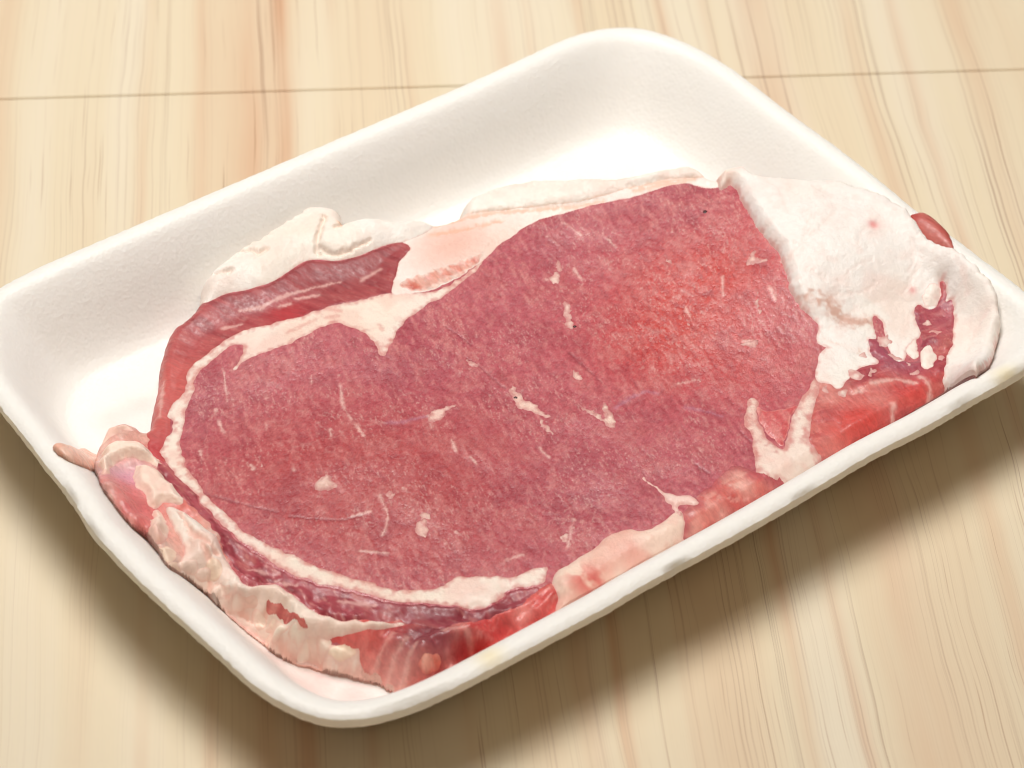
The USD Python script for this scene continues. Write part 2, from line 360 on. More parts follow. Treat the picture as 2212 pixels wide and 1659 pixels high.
_gn = N2(900, 91, 3); _gm = N2(350, 92, 2)
def gline(ls, w, dz=0.0):
    d = lines(ls, dz) + (_gn - .5) * 1.6 * w; return np.exp(-(np.maximum(d, 0) / (w * (.45 + .9 * _gm))) ** 2)
# --- outline of the whole slice (visible edges, then carried on behind the near rim)
top_edge = [(383, 671), (409, 645), (427, 609), (448, 577), (484, 552), (524, 524), (565, 500), (629, 468), (665, 448), (702, 440), (738, 444), (747, 470), (756, 464), (786, 458), (827, 460), (867, 468), (907, 476), (939, 484), (987, 466), (991, 450), (1013, 431), (1061, 407), (1114, 397), (1215, 389), (1315, 383), (1436, 363), (1477, 357), (1521, 359), (1547, 365), (1556, 354), (1569, 347), (1598, 343), (1618, 347), (1638, 365), (1698, 375), (1784, 389), (1824, 397), (1893, 419), (1937, 445), (1965, 465), (2001, 514), (2030, 538), (2063, 544), (2086, 558), (2110, 578), (2131, 602), (2147, 626), (2155, 663), (2162, 690), (2160, 720), (2151, 751), (2139, 784), (2110, 812), (2078, 834), (2050, 846)]
bot_edge = [(2030, 900), (1925, 960), (1804, 1024), (1703, 1075), (1630, 1115), (1562, 1160), (1469, 1215), (1320, 1295), (1209, 1350), (1088, 1420), (987, 1470), (900, 1496), (854, 1492), (818, 1468), (786, 1462), (733, 1444), (665, 1430), (613, 1413), (556, 1377), (512, 1341), (464, 1296), (403, 1248), (363, 1222), (340, 1190), (315, 1159), (282, 1131), (242, 1083), (212, 1034), (204, 990), (220, 938), (242, 918), (274, 912), (294, 922), (319, 938), (323, 902), (335, 849), (343, 781), (355, 728), (372, 696)]
te = spline(top_edge, 4, False)
tdz = np.interp(te[:, 0], [383, 430, 560, 850, 930, 1000, 1500, 1570, 1700, 1900, 2060, 2140], [.000, .002, .0036, .0030, -.0015, -.0015, -.0015, .003, .002, -.001, -.002, -.002])
tdz[len(te) * 3 // 4:][te[len(te) * 3 // 4:, 1] > 640] = -.003
be_ = spline(bot_edge, 4, False)
bdz = np.zeros(len(be_)); nb_ = np.arange(len(be_))
k0 = int(np.argmin(np.linalg.norm(be_ - (900, 1496), axis=1))); k1 = int(np.argmin(np.linalg.norm(be_ - (556, 1377), axis=1))); k2 = int(np.argmin(np.linalg.norm(be_ - (204, 990), axis=1)))
bdz = np.interp(nb_, [k0 - 6, k0 + 2, k1 - 4, k1 + 6, k2, len(be_) - 20, len(be_) - 1], [0, -.0085, -.0080, -.0045, -.0035, -.0065, -.003])
body_pl = np.vstack([plan(te, tdz), plan(be_, bdz)])
body = inside(body_pl, .5)
cside = (GB < -.03) & ((GA > -.075) | (GB < -.056)) & (GA < .085)
body &= ~(cside & (ZT > .0128))
body = gf(body.astype(float), 1.2) > .5
sd = gf(sdist(body), 1.0)
nl = sstep(-.035, -.06, GA) * sstep(.0, -.03, GB)
# --- top surface
und = (N2(14, 21, 2) - .5) * .0034 + (N2(45, 22, 3) - .5) * .0013
left_thin = sstep(-.02, -.075, GA) * sstep(-.01, .03, GB)
slab = SLAB + und - .0035 * left_thin + rise(GA, GB)
drape_w = np.maximum(sstep(-.045, -.075, GA) * sstep(-.066, -.050, GB), sstep(.055, .085, GA))
dr = ZT + .0050 + (N2(60, 23, 3) - .5) * .0022
kk = .0015
hh = np.clip(.5 + .5 * (dr - slab) / kk, 0, 1); smax = slab * (1 - hh) + dr * hh + kk * hh * (1 - hh) * .5
top = slab + (smax - slab) * drape_w
top = gf(top, 3) * (1 - drape_w) + gf(top, 10) * drape_w
zb = ZT + .0003
Rr = .0036 + .0012 * N2(120, 24, 2) + .0040 * nl
sd = np.where(sd > 0, np.maximum(sd - .0030 * nl * sstep(.45, .75, N2(110, 25, 2)), sd * .15), sd)
u_ = np.clip(sd / Rr, 0, 1)
rd = np.sqrt(np.clip(1 - (1 - u_) ** 2, 0, 1)) * (1 - nl) + (u_ * (2 - u_)) * nl
S = zb + np.maximum(top - zb, .0012) * rd
S = S + nl * sstep(.0, .004, sd) * sstep(.016, .010, sd) * ((N2(150, 26, 2) - .5) * .0030 + (N2(320, 27, 2) - .5) * .0014)

def hit(px, dz=0.0):
    px = np.asarray(px, float); best = np.full((len(px), 2), np.nan); done = np.zeros(len(px), bool)
    F_ = np.where(body, S, ZT)
    for z in np.arange(.036, .002, -.00025):
        q = local(unproject(px, z))
        f = map_coordinates(F_, [(q[:, 0] - A0) / CELL, (q[:, 1] - B0_) / CELL], order=1, mode='nearest') + dz
        new = ~done & (z <= f); best[new] = q[new]; done |= new
    best[~done] = local(unproject(px[~done], .004)) if (~done).any() else best[~done]
    return best

def solid(path, mask, zt, zbot, material, tint):
    """a closed solid over the cells whose four corners lie in the mask"""
    c = mask[:-1, :-1] & mask[1:, :-1] & mask[:-1, 1:] & mask[1:, 1:]
    nb = gb.size
    i, j = np.nonzero(c)
    if len(i) < 4: return None
    v00 = i * nb + j; v10 = v00 + nb; v01 = v00 + 1; v11 = v10 + 1
    ft = np.vstack([np.stack([v00, v10, v11], 1), np.stack([v00, v11, v01], 1)])
    ids, inv = np.unique(ft, return_inverse=True); ft = inv.reshape(-1, 3)
    n = len(ids)
    xy = XY.reshape(-1, 2)[ids]; t_ = zt.ravel()[ids]; b_ = np.minimum(zbot.ravel()[ids], t_ - .0001)
    E = np.vstack([ft[:, [0, 1]], ft[:, [1, 2]], ft[:, [2, 0]]])
    key = E[:, 0].astype(np.int64) * n + E[:, 1]; rev = E[:, 1].astype(np.int64) * n + E[:, 0]
    be = E[~np.isin(key, rev)]
    bi = np.unique(be); wi = np.zeros(n, np.int64); wi[bi] = np.arange(len(bi))
    v = np.vstack([np.c_[xy, t_], np.c_[xy, b_], np.c_[xy, t_][bi]])
    f = np.vstack([ft, ft[:, ::-1] + n, np.stack([2 * n + wi[be[:, 0]], be[:, 0] + n, be[:, 1] + n], 1), np.stack([2 * n + wi[be[:, 0]], be[:, 1] + n, 2 * n + wi[be[:, 1]]], 1)])
    T = tint.reshape(-1, 3)[ids]
    return put(path, v, f, material, True, np.vstack([T, T, T[bi]]))
def blend(c, col, w): return c + (np.asarray(col) - c) * np.clip(w, 0, 1)[..., None]
def flat(col): return np.broadcast_to(np.asarray(col), GA.shape + (3,)).copy()

steak = UsdGeom.Xform.Define(stage, '/World/raw_meat_slice')
steak_path = '/World/raw_meat_slice'
keys(steak, label='raw red slice of meat with white fat edges lying in the foam tray', category='meat')

# --- colour of the lean eye
def bubble(px, r, dz=0):
    q = plan([px], dz)[0]; return np.exp(-(((GA - q[0]) ** 2 + (GB - q[1]) ** 2) / r ** 2))
FIB = -1.20                          # fibres run towards lower right
def eye_tint(seed=0):
    c = flat(lin(188, 96, 105))
    c = blend(c, lin(198, 72, 66), 1.0 * bubble((1520, 600), .024) + .6 * bubble((1420, 760), .018) + .4 * bubble((1640, 800), .014))
    c = blend(c, lin(180, 82, 84), .8 * bubble((650, 1010), .030) + .6 * bubble((860, 1150), .03) + .5 * bubble((1000, 1000), .03))
    c = blend(c, lin(168, 76, 88), .4 * bubble((1180, 540), .018) + .7 * bubble((900, 780), .016) + .6 * bubble((1460, 440), .016) + .5 * bubble((1250, 1050), .022) + .6 * bubble((440, 860), .012))
    m = N2(170, 31, 4); c = blend(c, lin(192, 112, 108), .30 * sstep(.52, .72, m)); c = blend(c, lin(146, 60, 70), .30 * sstep(.46, .28, m))
    m = N2(420, 32, 3, (FIB, 2.2)); c = blend(c, lin(210, 138, 134), .34 * sstep(.56, .74, m)); c = blend(c, lin(144, 56, 66), .30 * sstep(.42, .28, m))
    w = sstep(.40, .60, N2(28, 39, 2)); w2 = sstep(.38, .62, N2(45, 40, 2))
    m = N2(330, 38, 3, (FIB, 3.2)) * w + N2(330, 41, 3, (FIB + .45, 2.6)) * (1 - w)
    c = blend(c, lin(216, 142, 138), (.12 + .20 * w2) * sstep(.54, .70, m)); c = blend(c, lin(152, 64, 74), (.10 + .16 * w2) * sstep(.46, .30, m))
    m = np.abs(N2(150, 33, 3) - .5); q = N2(60, 34, 2); c = blend(c, lin(206, 146, 142), .35 * sstep(.020, 0, m) * sstep(.5, .62, q))
    m = N2(1000, 35, 2, (FIB, 2.6)); q = N2(110, 36, 2); c = blend(c, lin(224, 178, 170), .34 * sstep(.64, .78, m) * sstep(.35, .6, q))
    c = blend(c, lin(226, 184, 168), .8 * sstep(.0022 + .002 * nl, .0004, sd) * np.maximum(sstep(-.068, -.078, GA), np.maximum(sstep(.03, .04, GB), sstep(.08, .09, GA))))
    return c
eye = eye_tint()
pale = lin(238, 198, 188)
veins = [[(1382, 1026), (1431, 1067), (1467, 1075)], [(1614, 867), (1600, 920)]]
thin = [[(733, 805), (738, 850), (745, 880), (786, 942)], [(672, 805), (674, 845)], [(465, 868), (476, 905), (484, 920)], [(482, 784), (490, 850)],
        [(630, 993), (636, 1018)], [(668, 1060), (690, 1076)], [(712, 925), (720, 960)], [(820, 1075), (838, 1120), (826, 1160)], [(940, 885), (990, 878)], [(925, 895), (932, 925)], [(975, 950), (986, 975)], [(1018, 985), (1030, 1000)],
        [(1240, 575), (1258, 605)], [(1180, 600), (1200, 606)], [(1480, 665), (1497, 700)], [(1690, 560), (1680, 585)], [(1620, 560), (1650, 565)], [(1560, 600), (1562, 640)], [(1465, 833), (1500, 825)], [(1605, 742), (1640, 738)], [(985, 1150), (998, 1160)], [(775, 1196), (840, 1198)], [(1085, 1215), (1130, 1198)], [(1240, 1120), (1226, 1180)], [(1165, 965), (1185, 985)], [(1330, 1000), (1344, 1012)], [(760, 1120), (800, 1110)], [(870, 1060), (890, 1070)], [(1540, 840), (1560, 850)], [(1660, 620), (1675, 650)], [(1450, 480), (1452, 500)], [(1220, 480), (1255, 505)], [(1180, 510), (1215, 530)], [(1300, 500), (1330, 530)], [(430, 960), (436, 980)], [(540, 1000), (548, 1010)], [(575, 905), (580, 930)]]
g1 = gline(thin, .00040); eye = blend(eye, pale, .62 * g1 * sstep(.25, .6, N2(300, 37, 2)))
viol = [[(835, 912), (870, 910), (920, 898)], [(1330, 885), (1360, 865), (1395, 850), (1420, 855)], [(1478, 885), (1520, 893), (1560, 905)]]
g2 = gline(viol, .0006); eye = blend(eye, lin(190, 140, 160), .40 * g2)
cracks = [[(625, 1120), (690, 1126), (735, 1128), (780, 1118)], [(1010, 770), (1050, 800), (1090, 835)], [(1500, 1010), (1530, 1030)], [(1600, 940), (1620, 960)], [(1230, 760), (1260, 790), (1300, 830)], [(430, 1060), (520, 1090), (600, 1110)], [(960, 700), (990, 720), (1020, 742)]]
g3 = gline(cracks, .0004); eye = blend(eye, lin(120, 44, 56), .40 * g3)
S = S - .00010 * g3 + .00005 * g1
def recess(px, d, w):
    global S
    s = gf(sdist(inside(plan(spline(px, 5)), 1.0)), 1.5); S = np.where(body, np.maximum(S - d * sstep(0, w, s), np.minimum(S, zb + .0015)), S)
side = [(378, 686), (427, 664), (484, 637), (544, 624), (605, 601), (645, 573), (677, 561), (726, 565), (766, 557), (806, 541), (847, 527), (872, 524), (890, 540), (866, 565), (862, 587), (848, 607), (852, 634), (806, 646), (746, 658), (686, 676), (629, 696), (577, 712), (540, 720), (504, 732), (476, 752), (448, 775), (425, 795), (414, 815), (405, 840), (395, 865), (381, 885), (366, 905), (366, 945), (358, 980), (358, 1000), (330, 985), (318, 962), (316, 935), (320, 900), (332, 849), (340, 781), (350, 728)]
rimm = [(339, 1012), (352, 1003), (372, 1015), (400, 1048), (440, 1095), (480, 1144), (533, 1183), (582, 1215), (625, 1240), (661, 1256), (690, 1272), (746, 1277), (807, 1293), (892, 1309), (967, 1309), (1028, 1315), (1080, 1304), (1094, 1284), (1129, 1272), (1165, 1268), (1160, 1290), (1110, 1318), (1050, 1340), (987, 1352), (931, 1362), (866, 1350), (786, 1345), (726, 1341), (694, 1327), (645, 1294), (605, 1262), (560, 1258), (520, 1238), (496, 1206), (470, 1160), (427, 1106), (387, 1068), (358, 1035)]
pinkp = [(862, 622), (872, 606), (890, 596), (930, 583), (967, 573), (1000, 560), (1034, 548), (1052, 541), (1034, 567), (1010, 588), (980, 604), (945, 620), (899, 630)]
recess(side, .0012, .008); recess(rimm, .0007, .003); recess(pinkp, .0004, .0035)
relief = (N2(420, 32, 3, (FIB, 2.2)) - .5) * .00011 + (N2(170, 31, 4) - .5) * .00018
S = S + relief * (sd > .001)
# small dark pits
pits = [((1523, 458), .0007), ((1527, 465), .0005), ((1114, 859), .0006), ((1242, 707), .0006), ((1258, 822), .0005), ((1636, 553), .0004)]

solid(steak_path + '/lean_meat', body, S, np.minimum(zb, S - .001), LEAN, eye)
S0 = S.copy()

REG = []
def overlay(name, px, h, w, tintf, material, dz=0.0, rough=1.0, edge=False, depth=.0022, relief=None, smoothpx=True, label=None, soft=.0006, dip=.0004, fine=1.0, vfine=0.0, rnd=False, sig=1.0):
    global S
    pl = hit(spline(px, 5) if smoothpx else px, dz)
    m = inside(pl, rough, fine, vfine)
    if m.sum() < 8: print('lost', name); return None
    if edge:
        near_ = edt(~m) * CELL < .006
        m = m | (near_ & ~body)
    s = gf(sdist(m), sig)
    T = S + h * ((1 - (1 - np.clip(s / w, 0, 1)) ** 2) if rnd else sstep(-.0001, w, s)) - dip * sstep(0, -.0006, s)
    if relief is not None: T = np.maximum(T + relief * sstep(.0, .002, s), np.where(s > .0001, S + .00006 * sstep(.0001, .0006, s), -1))
    mask = (s > -.0008) & body
    e = sstep(soft, -.0002, s + (FNE - .5) * 1.3 * soft)
    c = tintf(s, e)
    T = np.maximum(T, zb + .0003)
    pr = solid(f'{steak_path}/{name}', mask, T, np.maximum(S - depth, zb + .0001), material, c)
    if pr is not None and label: keys(pr, label=label)
    S = np.where(mask, np.maximum(S, T), S)
    REG.append((name, s))
    return s
FNE = N2(800, 54, 2)
FN1, FN2, FN3 = N2(90, 51, 3), N2(300, 52, 3), N2(40, 53, 2)
def fat_c(base=(242, 234, 228), pink=(238, 212, 203), amt=.5, edgecol=(226, 168, 160), yellow=.15):
    def f(s, e):
        c = flat(lin(*base)); c = blend(c, lin(*pink), amt * sstep(.45, .72, FN1)); c = blend(c, lin(240, 222, 192), yellow * sstep(.5, .7, FN3))
        c = blend(c, lin(*pink), .35 * sstep(.55, .75, FN2))
        return blend(c, lin(*edgecol), .75 * e)
    return f
def lean_c(a, b, d, streak=(FIB, 2.5), sd_=61, pale_amt=.4, edgecol=None):
    def f(s, e):
        a_, b_, d_ = (np.asarray(k) * .93 for k in (a, b, d))
        c = flat(lin(*a_)); m = N2(150, sd_, 3, streak); c = blend(c, lin(*b_), .9 * sstep(.5, .72, m)); c = blend(c, lin(*d_), .9 * sstep(.48, .28, m))
        m = N2(520, sd_ + 1, 3, streak); c = blend(c, lin(232, 168, 158), pale_amt * sstep(.6, .78, m))
        if edgecol: c = blend(c, lin(*edgecol), .6 * e)
        return c
    return f
fat_rel = (N2(70, 71, 3) - .5) * .0014 + (N2(260, 72, 3) - .5) * .00045

# ---- dark upper muscle between the outer fat and the seam, running down the left edge
def side_c(s, e):
    c = lean_c((180, 78, 82), (192, 94, 94), (158, 62, 68), (2.55, 3.5), 63, .2)(s, e)
    c = blend(c, lin(140, 58, 62), .55 * bubble((790, 560), .012) + .4 * bubble((700, 590), .012) + .3 * bubble((600, 630), .012))
    c = blend(c, lin(206, 100, 94), .8 * bubble((360, 800), .012) + .6 * bubble((340, 900), .010))
    c = blend(c, lin(184, 50, 56), .7 * bubble((620, 672), .006) + .7 * bubble((340, 960), .006))
    g = gline([[(560, 660), (600, 640), (660, 622), (716, 608), (735, 604)], [(640, 640), (690, 632)], [(520, 662), (560, 655)], [(600, 655), (625, 650)], [(352, 800), (346, 850), (344, 880)], [(480, 695), (520, 690)], [(780, 600), (820, 580)]], .0006)
    return blend(c, lin(226, 176, 168), .7 * g)
overlay('side_muscle', side, .0003, .0012, side_c, LEAN2, edge=True, relief=(N2(150, 64, 2, (2.55, 3)) - .5) * .00015, label='darker muscle along the upper left edge')

# ---- trimmings along the left end
trim = [(200, 1000), (208, 975), (220, 938), (242, 918), (274, 912), (294, 922), (319, 940), (326, 975), (350, 1000), (372, 1020), (395, 1050), (420, 1085), (440, 1110), (462, 1135), (490, 1180), (500, 1210), (450, 1230), (400, 1250), (363, 1228), (315, 1162), (282, 1133), (242, 1085), (212, 1036)]
def trim_c(s, e):
    c = lean_c((232, 172, 158), (238, 198, 184), (222, 130, 122), (1.2, 1.5), 65, .3)(s, e)
    c = blend(c, lin(206, 160, 180), .9 * bubble((275, 1030), .0062)); c = blend(c, lin(212, 108, 112), .8 * bubble((282, 1070), .006) + .8 * bubble((300, 1110), .006))
    c = blend(c, lin(218, 110, 104), .8 * bubble((400, 1090), .006))
    return c
overlay('trimming', trim, .0010, .003, trim_c, RIB, edge=True, relief=(N2(130, 66, 3) - .5) * .0030, label='pink ragged trimmings at the left end')
for px, h, lab in (([(215, 1000), (225, 965), (250, 950), (285, 952), (318, 960), (340, 985), (352, 1003), (330, 1000), (300, 985), (270, 985), (245, 1005), (222, 1020)], .0026, None),
               ([(300, 1000), (330, 1005), (352, 1020), (375, 1045), (395, 1075), (380, 1085), (350, 1080), (335, 1095), (318, 1085), (308, 1060), (290, 1040), (285, 1020)], .0022, None),
               ([(216, 938), (238, 920), (270, 914), (292, 926), (270, 926), (240, 938), (222, 956)], .0016, None),
               ([(330, 1098), (345, 1100), (358, 1130), (362, 1160), (350, 1172), (328, 1168), (322, 1140)], .0028, None)):
    overlay('fat_fold', px, h, .0022, fat_c((244, 222, 206), (238, 190, 176), .8), FAT, dz=.001, relief=fat_rel * .6)
def rimm_c(s, e):
    c = lean_c((178, 78, 88), (198, 110, 108), (150, 56, 66), (2.25, 3), 67, .35)(s, e)
    c = blend(c, lin(130, 52, 62), .7 * bubble((950, 1325), .007) + .6 * bubble((1080, 1315), .006) + .4 * bubble((860, 1305), .008))
    return blend(c, lin(228, 176, 170), .7 * gline([[(732, 1304), (770, 1308), (808, 1312)], [(600, 1262), (640, 1270)], [(540, 1230), (570, 1240)]], .0006))
overlay('rim_muscle', rimm, .0003, .0012, rimm_c, LEAN2, relief=(N2(160, 68, 2) - .5) * .0001, label='thin muscle strip inside the left fat edge')
# ---- red end at the near corner
rib = [(700, 1370), (720, 1350), (760, 1345), (810, 1342), (866, 1344), (931, 1358), (987, 1348), (1050, 1336), (1110, 1316), (1150, 1290), (1181, 1262), (1200, 1268), (1209, 1330), (1120, 1400), (1000, 1460), (900, 1496), (854, 1494), (818, 1466), (790, 1460), (770, 1420), (740, 1396)]
def rib_c(s, e):
    c = lean_c((214, 98, 94), (232, 146, 136), (192, 72, 74), (.9, 2.5), 69, .5)(s, e)
    c = blend(c, lin(130, 58, 66), .7 * bubble((905, 1380), .0055) + .8 * bubble((950, 1378), .005) + .5 * bubble((870, 1395), .005))
    c = blend(c, lin(212, 80, 76), .7 * bubble((760, 1365), .008) + .8 * bubble((1150, 1310), .007) + .5 * bubble((1070, 1360), .008))
    c = blend(c, lin(236, 168, 158), .75 * bubble((830, 1440), .0065) + .6 * bubble((900, 1465), .006) + .5 * bubble((1130, 1320), .003))
    return blend(c, lin(238, 190, 178), .38 * gline([[(850, 1370), (815, 1400), (790, 1420)], [(880, 1380), (850, 1410), (820, 1440)], [(900, 1395), (880, 1420)], [(960, 1370), (1000, 1365), (1020, 1380)], [(880, 1425), (860, 1450), (840, 1470)], [(800, 1405), (830, 1430), (850, 1460)]], .0007))
overlay('rib_meat', rib, .0010, .003, rib_c, RIB, edge=True, relief=(N2(150, 70, 2, (.9, 2)) - .5) * .0026, label='bright red end at the near corner')
overlay('gristle', [(898, 1440), (908, 1420), (930, 1408), (950, 1412), (956, 1428), (940, 1446), (915, 1458), (900, 1454)], .0016, .003, lambda s, e: blend(blend(flat(lin(228, 140, 122)), lin(238, 178, 160), sstep(.45, .6, FN2)), lin(214, 100, 92), .7 * e), RIB, label='small smooth pink oval of gristle')
# ---- outer fat strip on the left
ofat = [(355, 1099), (376, 1098), (405, 1110), (444, 1143), (476, 1174), (496, 1220), (525, 1262), (560, 1266), (605, 1266), (645, 1297), (694, 1329), (726, 1341), (807, 1345), (880, 1348), (860, 1354), (800, 1360), (750, 1366), (715, 1376), (690, 1390), (720, 1392), (750, 1404), (775, 1392), (786, 1410), (775, 1425), (790, 1462), (733, 1444), (665, 1430), (613, 1413), (556, 1377), (512, 1341), (464, 1296), (415, 1255), (390, 1225), (400, 1195), (385, 1165), (365, 1125)]
ofat_cr = gline([[(392, 1120), (410, 1160), (440, 1190), (470, 1215)], [(440, 1200), (455, 1230), (450, 1260)], [(470, 1260), (520, 1290), (560, 1310), (580, 1300)], [(600, 1390), (630, 1370), (690, 1385)], [(660, 1415), (700, 1400), (730, 1415)], [(560, 1340), (600, 1350), (640, 1375)]], .0008)
def ofat_c(s, e):
    c = fat_c((241, 229, 218), (236, 200, 186), .6)(s, e); c = blend(c, lin(226, 160, 142), .55 * ofat_cr)
    return blend(c, lin(232, 178, 160), .6 * bubble((720, 1420), .010) + .4 * bubble((620, 1390), .008))
overlay('fat_strip', ofat, .0034, .0042, ofat_c, FAT, edge=True, relief=fat_rel * 1.6 + (N2(170, 74, 2) - .5) * .0022 - .0009 * ofat_cr, depth=.003, fine=.4, rnd=True, sig=2, label='lumpy white fat strip along the left edge')
overlay('lean_spot', [(577, 1300), (590, 1298), (613, 1305), (632, 1320), (650, 1340), (668, 1364), (660, 1371), (640, 1358), (621, 1343), (600, 1340), (584, 1330)], .0002, .001, lean_c((214, 112, 102), (226, 138, 126), (198, 88, 84), (1.0, 3), 73, .3), LEAN2, label='red lean streak in the left fat strip', relief=-.0006)
for cx, cy, rx, ry in ((357, 1191, 26, 17), (376, 1220, 18, 15), (742, 1398, 34, 16), (665, 1398, 24, 14), (460, 1222, 22, 26)):
    an = np.linspace(0, 2 * math.pi, 10)[:-1]
    overlay('fat_lump', np.c_[cx + rx * np.cos(an), cy + ry * np.sin(an)], .0022, .0035, fat_c((244, 226, 204), (238, 200, 180), .6, (234, 188, 166)), FAT, dz=.0015, edge=False, rough=.6)

for bx, by, br in ((640, 1385, 20), (680, 1408, 17), (712, 1424, 15), (742, 1432, 14), (770, 1440, 13), (700, 1392, 15), (600, 1366, 18), (560, 1345, 17), (515, 1310, 18), (480, 1275, 17), (440, 1240, 16), (655, 1420, 12), (755, 1450, 10), (540, 1310, 14), (410, 1225, 15), (585, 1388, 11)):
    an = np.linspace(0, 2 * math.pi, 9)[:-1]; q = rng.uniform(.65, 1.4, 8)
    overlay('fat_lump', np.c_[bx + br * q * np.cos(an) * 1.3, by + br * q * np.sin(an)], rng.uniform(.0008, .0018), .0028, fat_c((242, 228, 216), (238, 202, 188), .6, (234, 188, 172), .3), FAT, rough=1.1, rnd=True, sig=1.5, relief=fat_rel * .6)
# ---- fat seam round the eye
seam_o = [(851, 630), (806, 640), (746, 652), (686, 670), (629, 688), (577, 704), (540, 712), (504, 724), (476, 742), (444, 765), (419, 785), (407, 801), (403, 821), (391, 853), (375, 873), (359, 898), (371, 914), (363, 942), (353, 966), (355, 986), (367, 1011), (383, 1024), (403, 1051), (444, 1095), (484, 1143), (536, 1180), (585, 1212), (625, 1236), (661, 1252), (686, 1268), (746, 1272), (807, 1288), (892, 1305), (967, 1307), (1028, 1312), (1076, 1302), (1092, 1282), (1129, 1268), (1165, 1264), (1177, 1252), (1181, 1228)]
seam_i = [(1149, 1232), (1108, 1246), (1050, 1247), (1008, 1246), (979, 1252), (947, 1268), (907, 1274), (850, 1273), (786, 1257), (735, 1240), (686, 1224), (637, 1204), (565, 1172), (516, 1139), (476, 1099), (436, 1055), (410, 1018), (398, 985), (393, 955), (391, 925), (401, 898), (412, 849), (425, 812), (446, 791), (470, 771), (500, 750), (530, 748), (520, 768), (508, 789), (498, 808), (524, 785), (556, 769), (605, 754), (645, 737), (677, 716), (705, 704), (733, 700), (765, 708), (794, 724), (810, 744), (822, 769), (834, 771), (846, 744), (862, 720), (874, 694), (907, 672), (947, 648), (987, 617), (1028, 587), (1050, 556), (1068, 539), (1052, 541), (1030, 573), (990, 603), (947, 625), (899, 631)]
seam_cr = gline([[(460, 760), (430, 790), (412, 830)], [(700, 665), (740, 672)], [(820, 700), (835, 730)], [(385, 985), (405, 1025)], [(450, 1085), (520, 1140), (600, 1190), (700, 1240)], [(770, 1262), (860, 1284), (940, 1285)], [(620, 715), (680, 690), (740, 680)]], .0007)
def seam_c(s, e):
    c = fat_c((240, 224, 212), (234, 194, 182), .6, (204, 122, 116))(s, e); c = blend(c, lin(212, 140, 128), .5 * seam_cr * sstep(.4, .6, FN2))
    lowz = sstep(560, 640, 0) * 0
    return c
overlay('fat_seam', seam_o + seam_i, .00010, .0024, seam_c, FAT, dip=.0002, relief=fat_rel * .12 - .0002 * seam_cr, rough=1.2, fine=.8, vfine=.2, sig=1.4, soft=.0016, label='white fat seam curving round the main muscle')
# ---- fat cap in the upper middle
cap = [(939, 484), (987, 467), (991, 452), (1013, 431), (1061, 407), (1114, 397), (1215, 389), (1315, 383), (1436, 363), (1477, 357), (1521, 359), (1547, 367), (1556, 400), (1540, 410), (1517, 405), (1465, 400), (1416, 412), (1376, 424), (1335, 432), (1295, 441), (1235, 460), (1189, 470), (1149, 484), (1108, 508), (1072, 537), (1050, 560), (1020, 580), (980, 606), (940, 624), (895, 634), (852, 636), (846, 612), (858, 590), (863, 565), (888, 537), (873, 524), (900, 505)]
cap_cr = gline([[(940, 490), (1000, 475), (1070, 462), (1150, 455), (1240, 446), (1300, 432)], [(1370, 410), (1420, 400), (1480, 392)], [(930, 510), (1000, 500), (1080, 480)], [(1364, 402), (1400, 396), (1450, 390), (1500, 388)]], .0009)
def cap_c(s, e):
    c = fat_c((243, 234, 227), (238, 210, 199), .5)(s, e)
    c = blend(c, lin(236, 186, 170), .8 * bubble((1000, 520), .010) + .5 * bubble((930, 560), .008))
    return blend(c, lin(234, 176, 146), .65 * cap_cr)
overlay('fat_cap', cap, .0004, .003, cap_c, FAT, edge=True, relief=fat_rel * .7 - .0005 * cap_cr, depth=.003, fine=.5, sig=1.5, label='pale fat cap above the main muscle')
lip = [(989, 456), (1013, 431), (1061, 407), (1114, 397), (1215, 389), (1315, 383), (1436, 363), (1477, 357), (1521, 359), (1547, 367), (1540, 385), (1480, 384), (1420, 394), (1370, 404), (1300, 424), (1240, 438), (1150, 447), (1080, 454), (1030, 462), (996, 468)]
overlay('fat_strip', lip, .0011, .0045, fat_c((243, 233, 224), (238, 212, 200), .5, (240, 200, 176)), FAT, edge=True, relief=fat_rel * .4, depth=.003, rough=.6, fine=.1, rnd=True, sig=2, label='smooth upper fat strip along the far edge')
def pink_c(s, e):
    c = lean_c((232, 142, 124), (240, 182, 166), (222, 112, 98), (2.6, 2), 75, .8)(s, e); return blend(c, lin(240, 212, 200), 1.0 * e)
overlay('lean_spot', pinkp, .0001, .0020, pink_c, RIB, soft=.0022, rough=1.4, relief=0 * FN2, label='orange red patch between two fat layers')
# ---- left fat ridge
ridge = [(383, 671), (409, 645), (427, 609), (448, 577), (484, 552), (524, 524), (565, 500), (629, 468), (665, 448), (702, 440), (738, 444), (745, 468), (756, 464), (786, 458), (827, 460), (867, 468), (907, 476), (942, 486), (915, 505), (879, 522), (847, 526), (806, 540), (766, 556), (726, 564), (677, 560), (645, 572), (605, 600), (544, 624), (484, 636), (427, 665)]
ridge_cr = gline([[(745, 455), (742, 485), (738, 505), (728, 510)], [(702, 490), (690, 520), (685, 545), (690, 555)], [(690, 545), (720, 556), (760, 548), (800, 530)], [(520, 552), (545, 558), (560, 568)], [(560, 566), (575, 556)], [(470, 598), (500, 596)]], .0007)
def ridge_c(s, e):
    c = fat_c((243, 235, 228), (238, 218, 207), .5, (226, 190, 178), .2)(s, e); c = blend(c, lin(226, 196, 178), .35 * ridge_cr)
    return blend(c, lin(214, 150, 100), .8 * bubble((736, 500), .0011))
overlay('fat_strip', ridge, .0030, .0090, ridge_c, FAT, edge=True, relief=fat_rel * .9 - .0010 * ridge_cr, depth=.004, rough=.6, fine=.15, rnd=True, sig=2.5, label='thick folded white fat strip at the upper left edge')
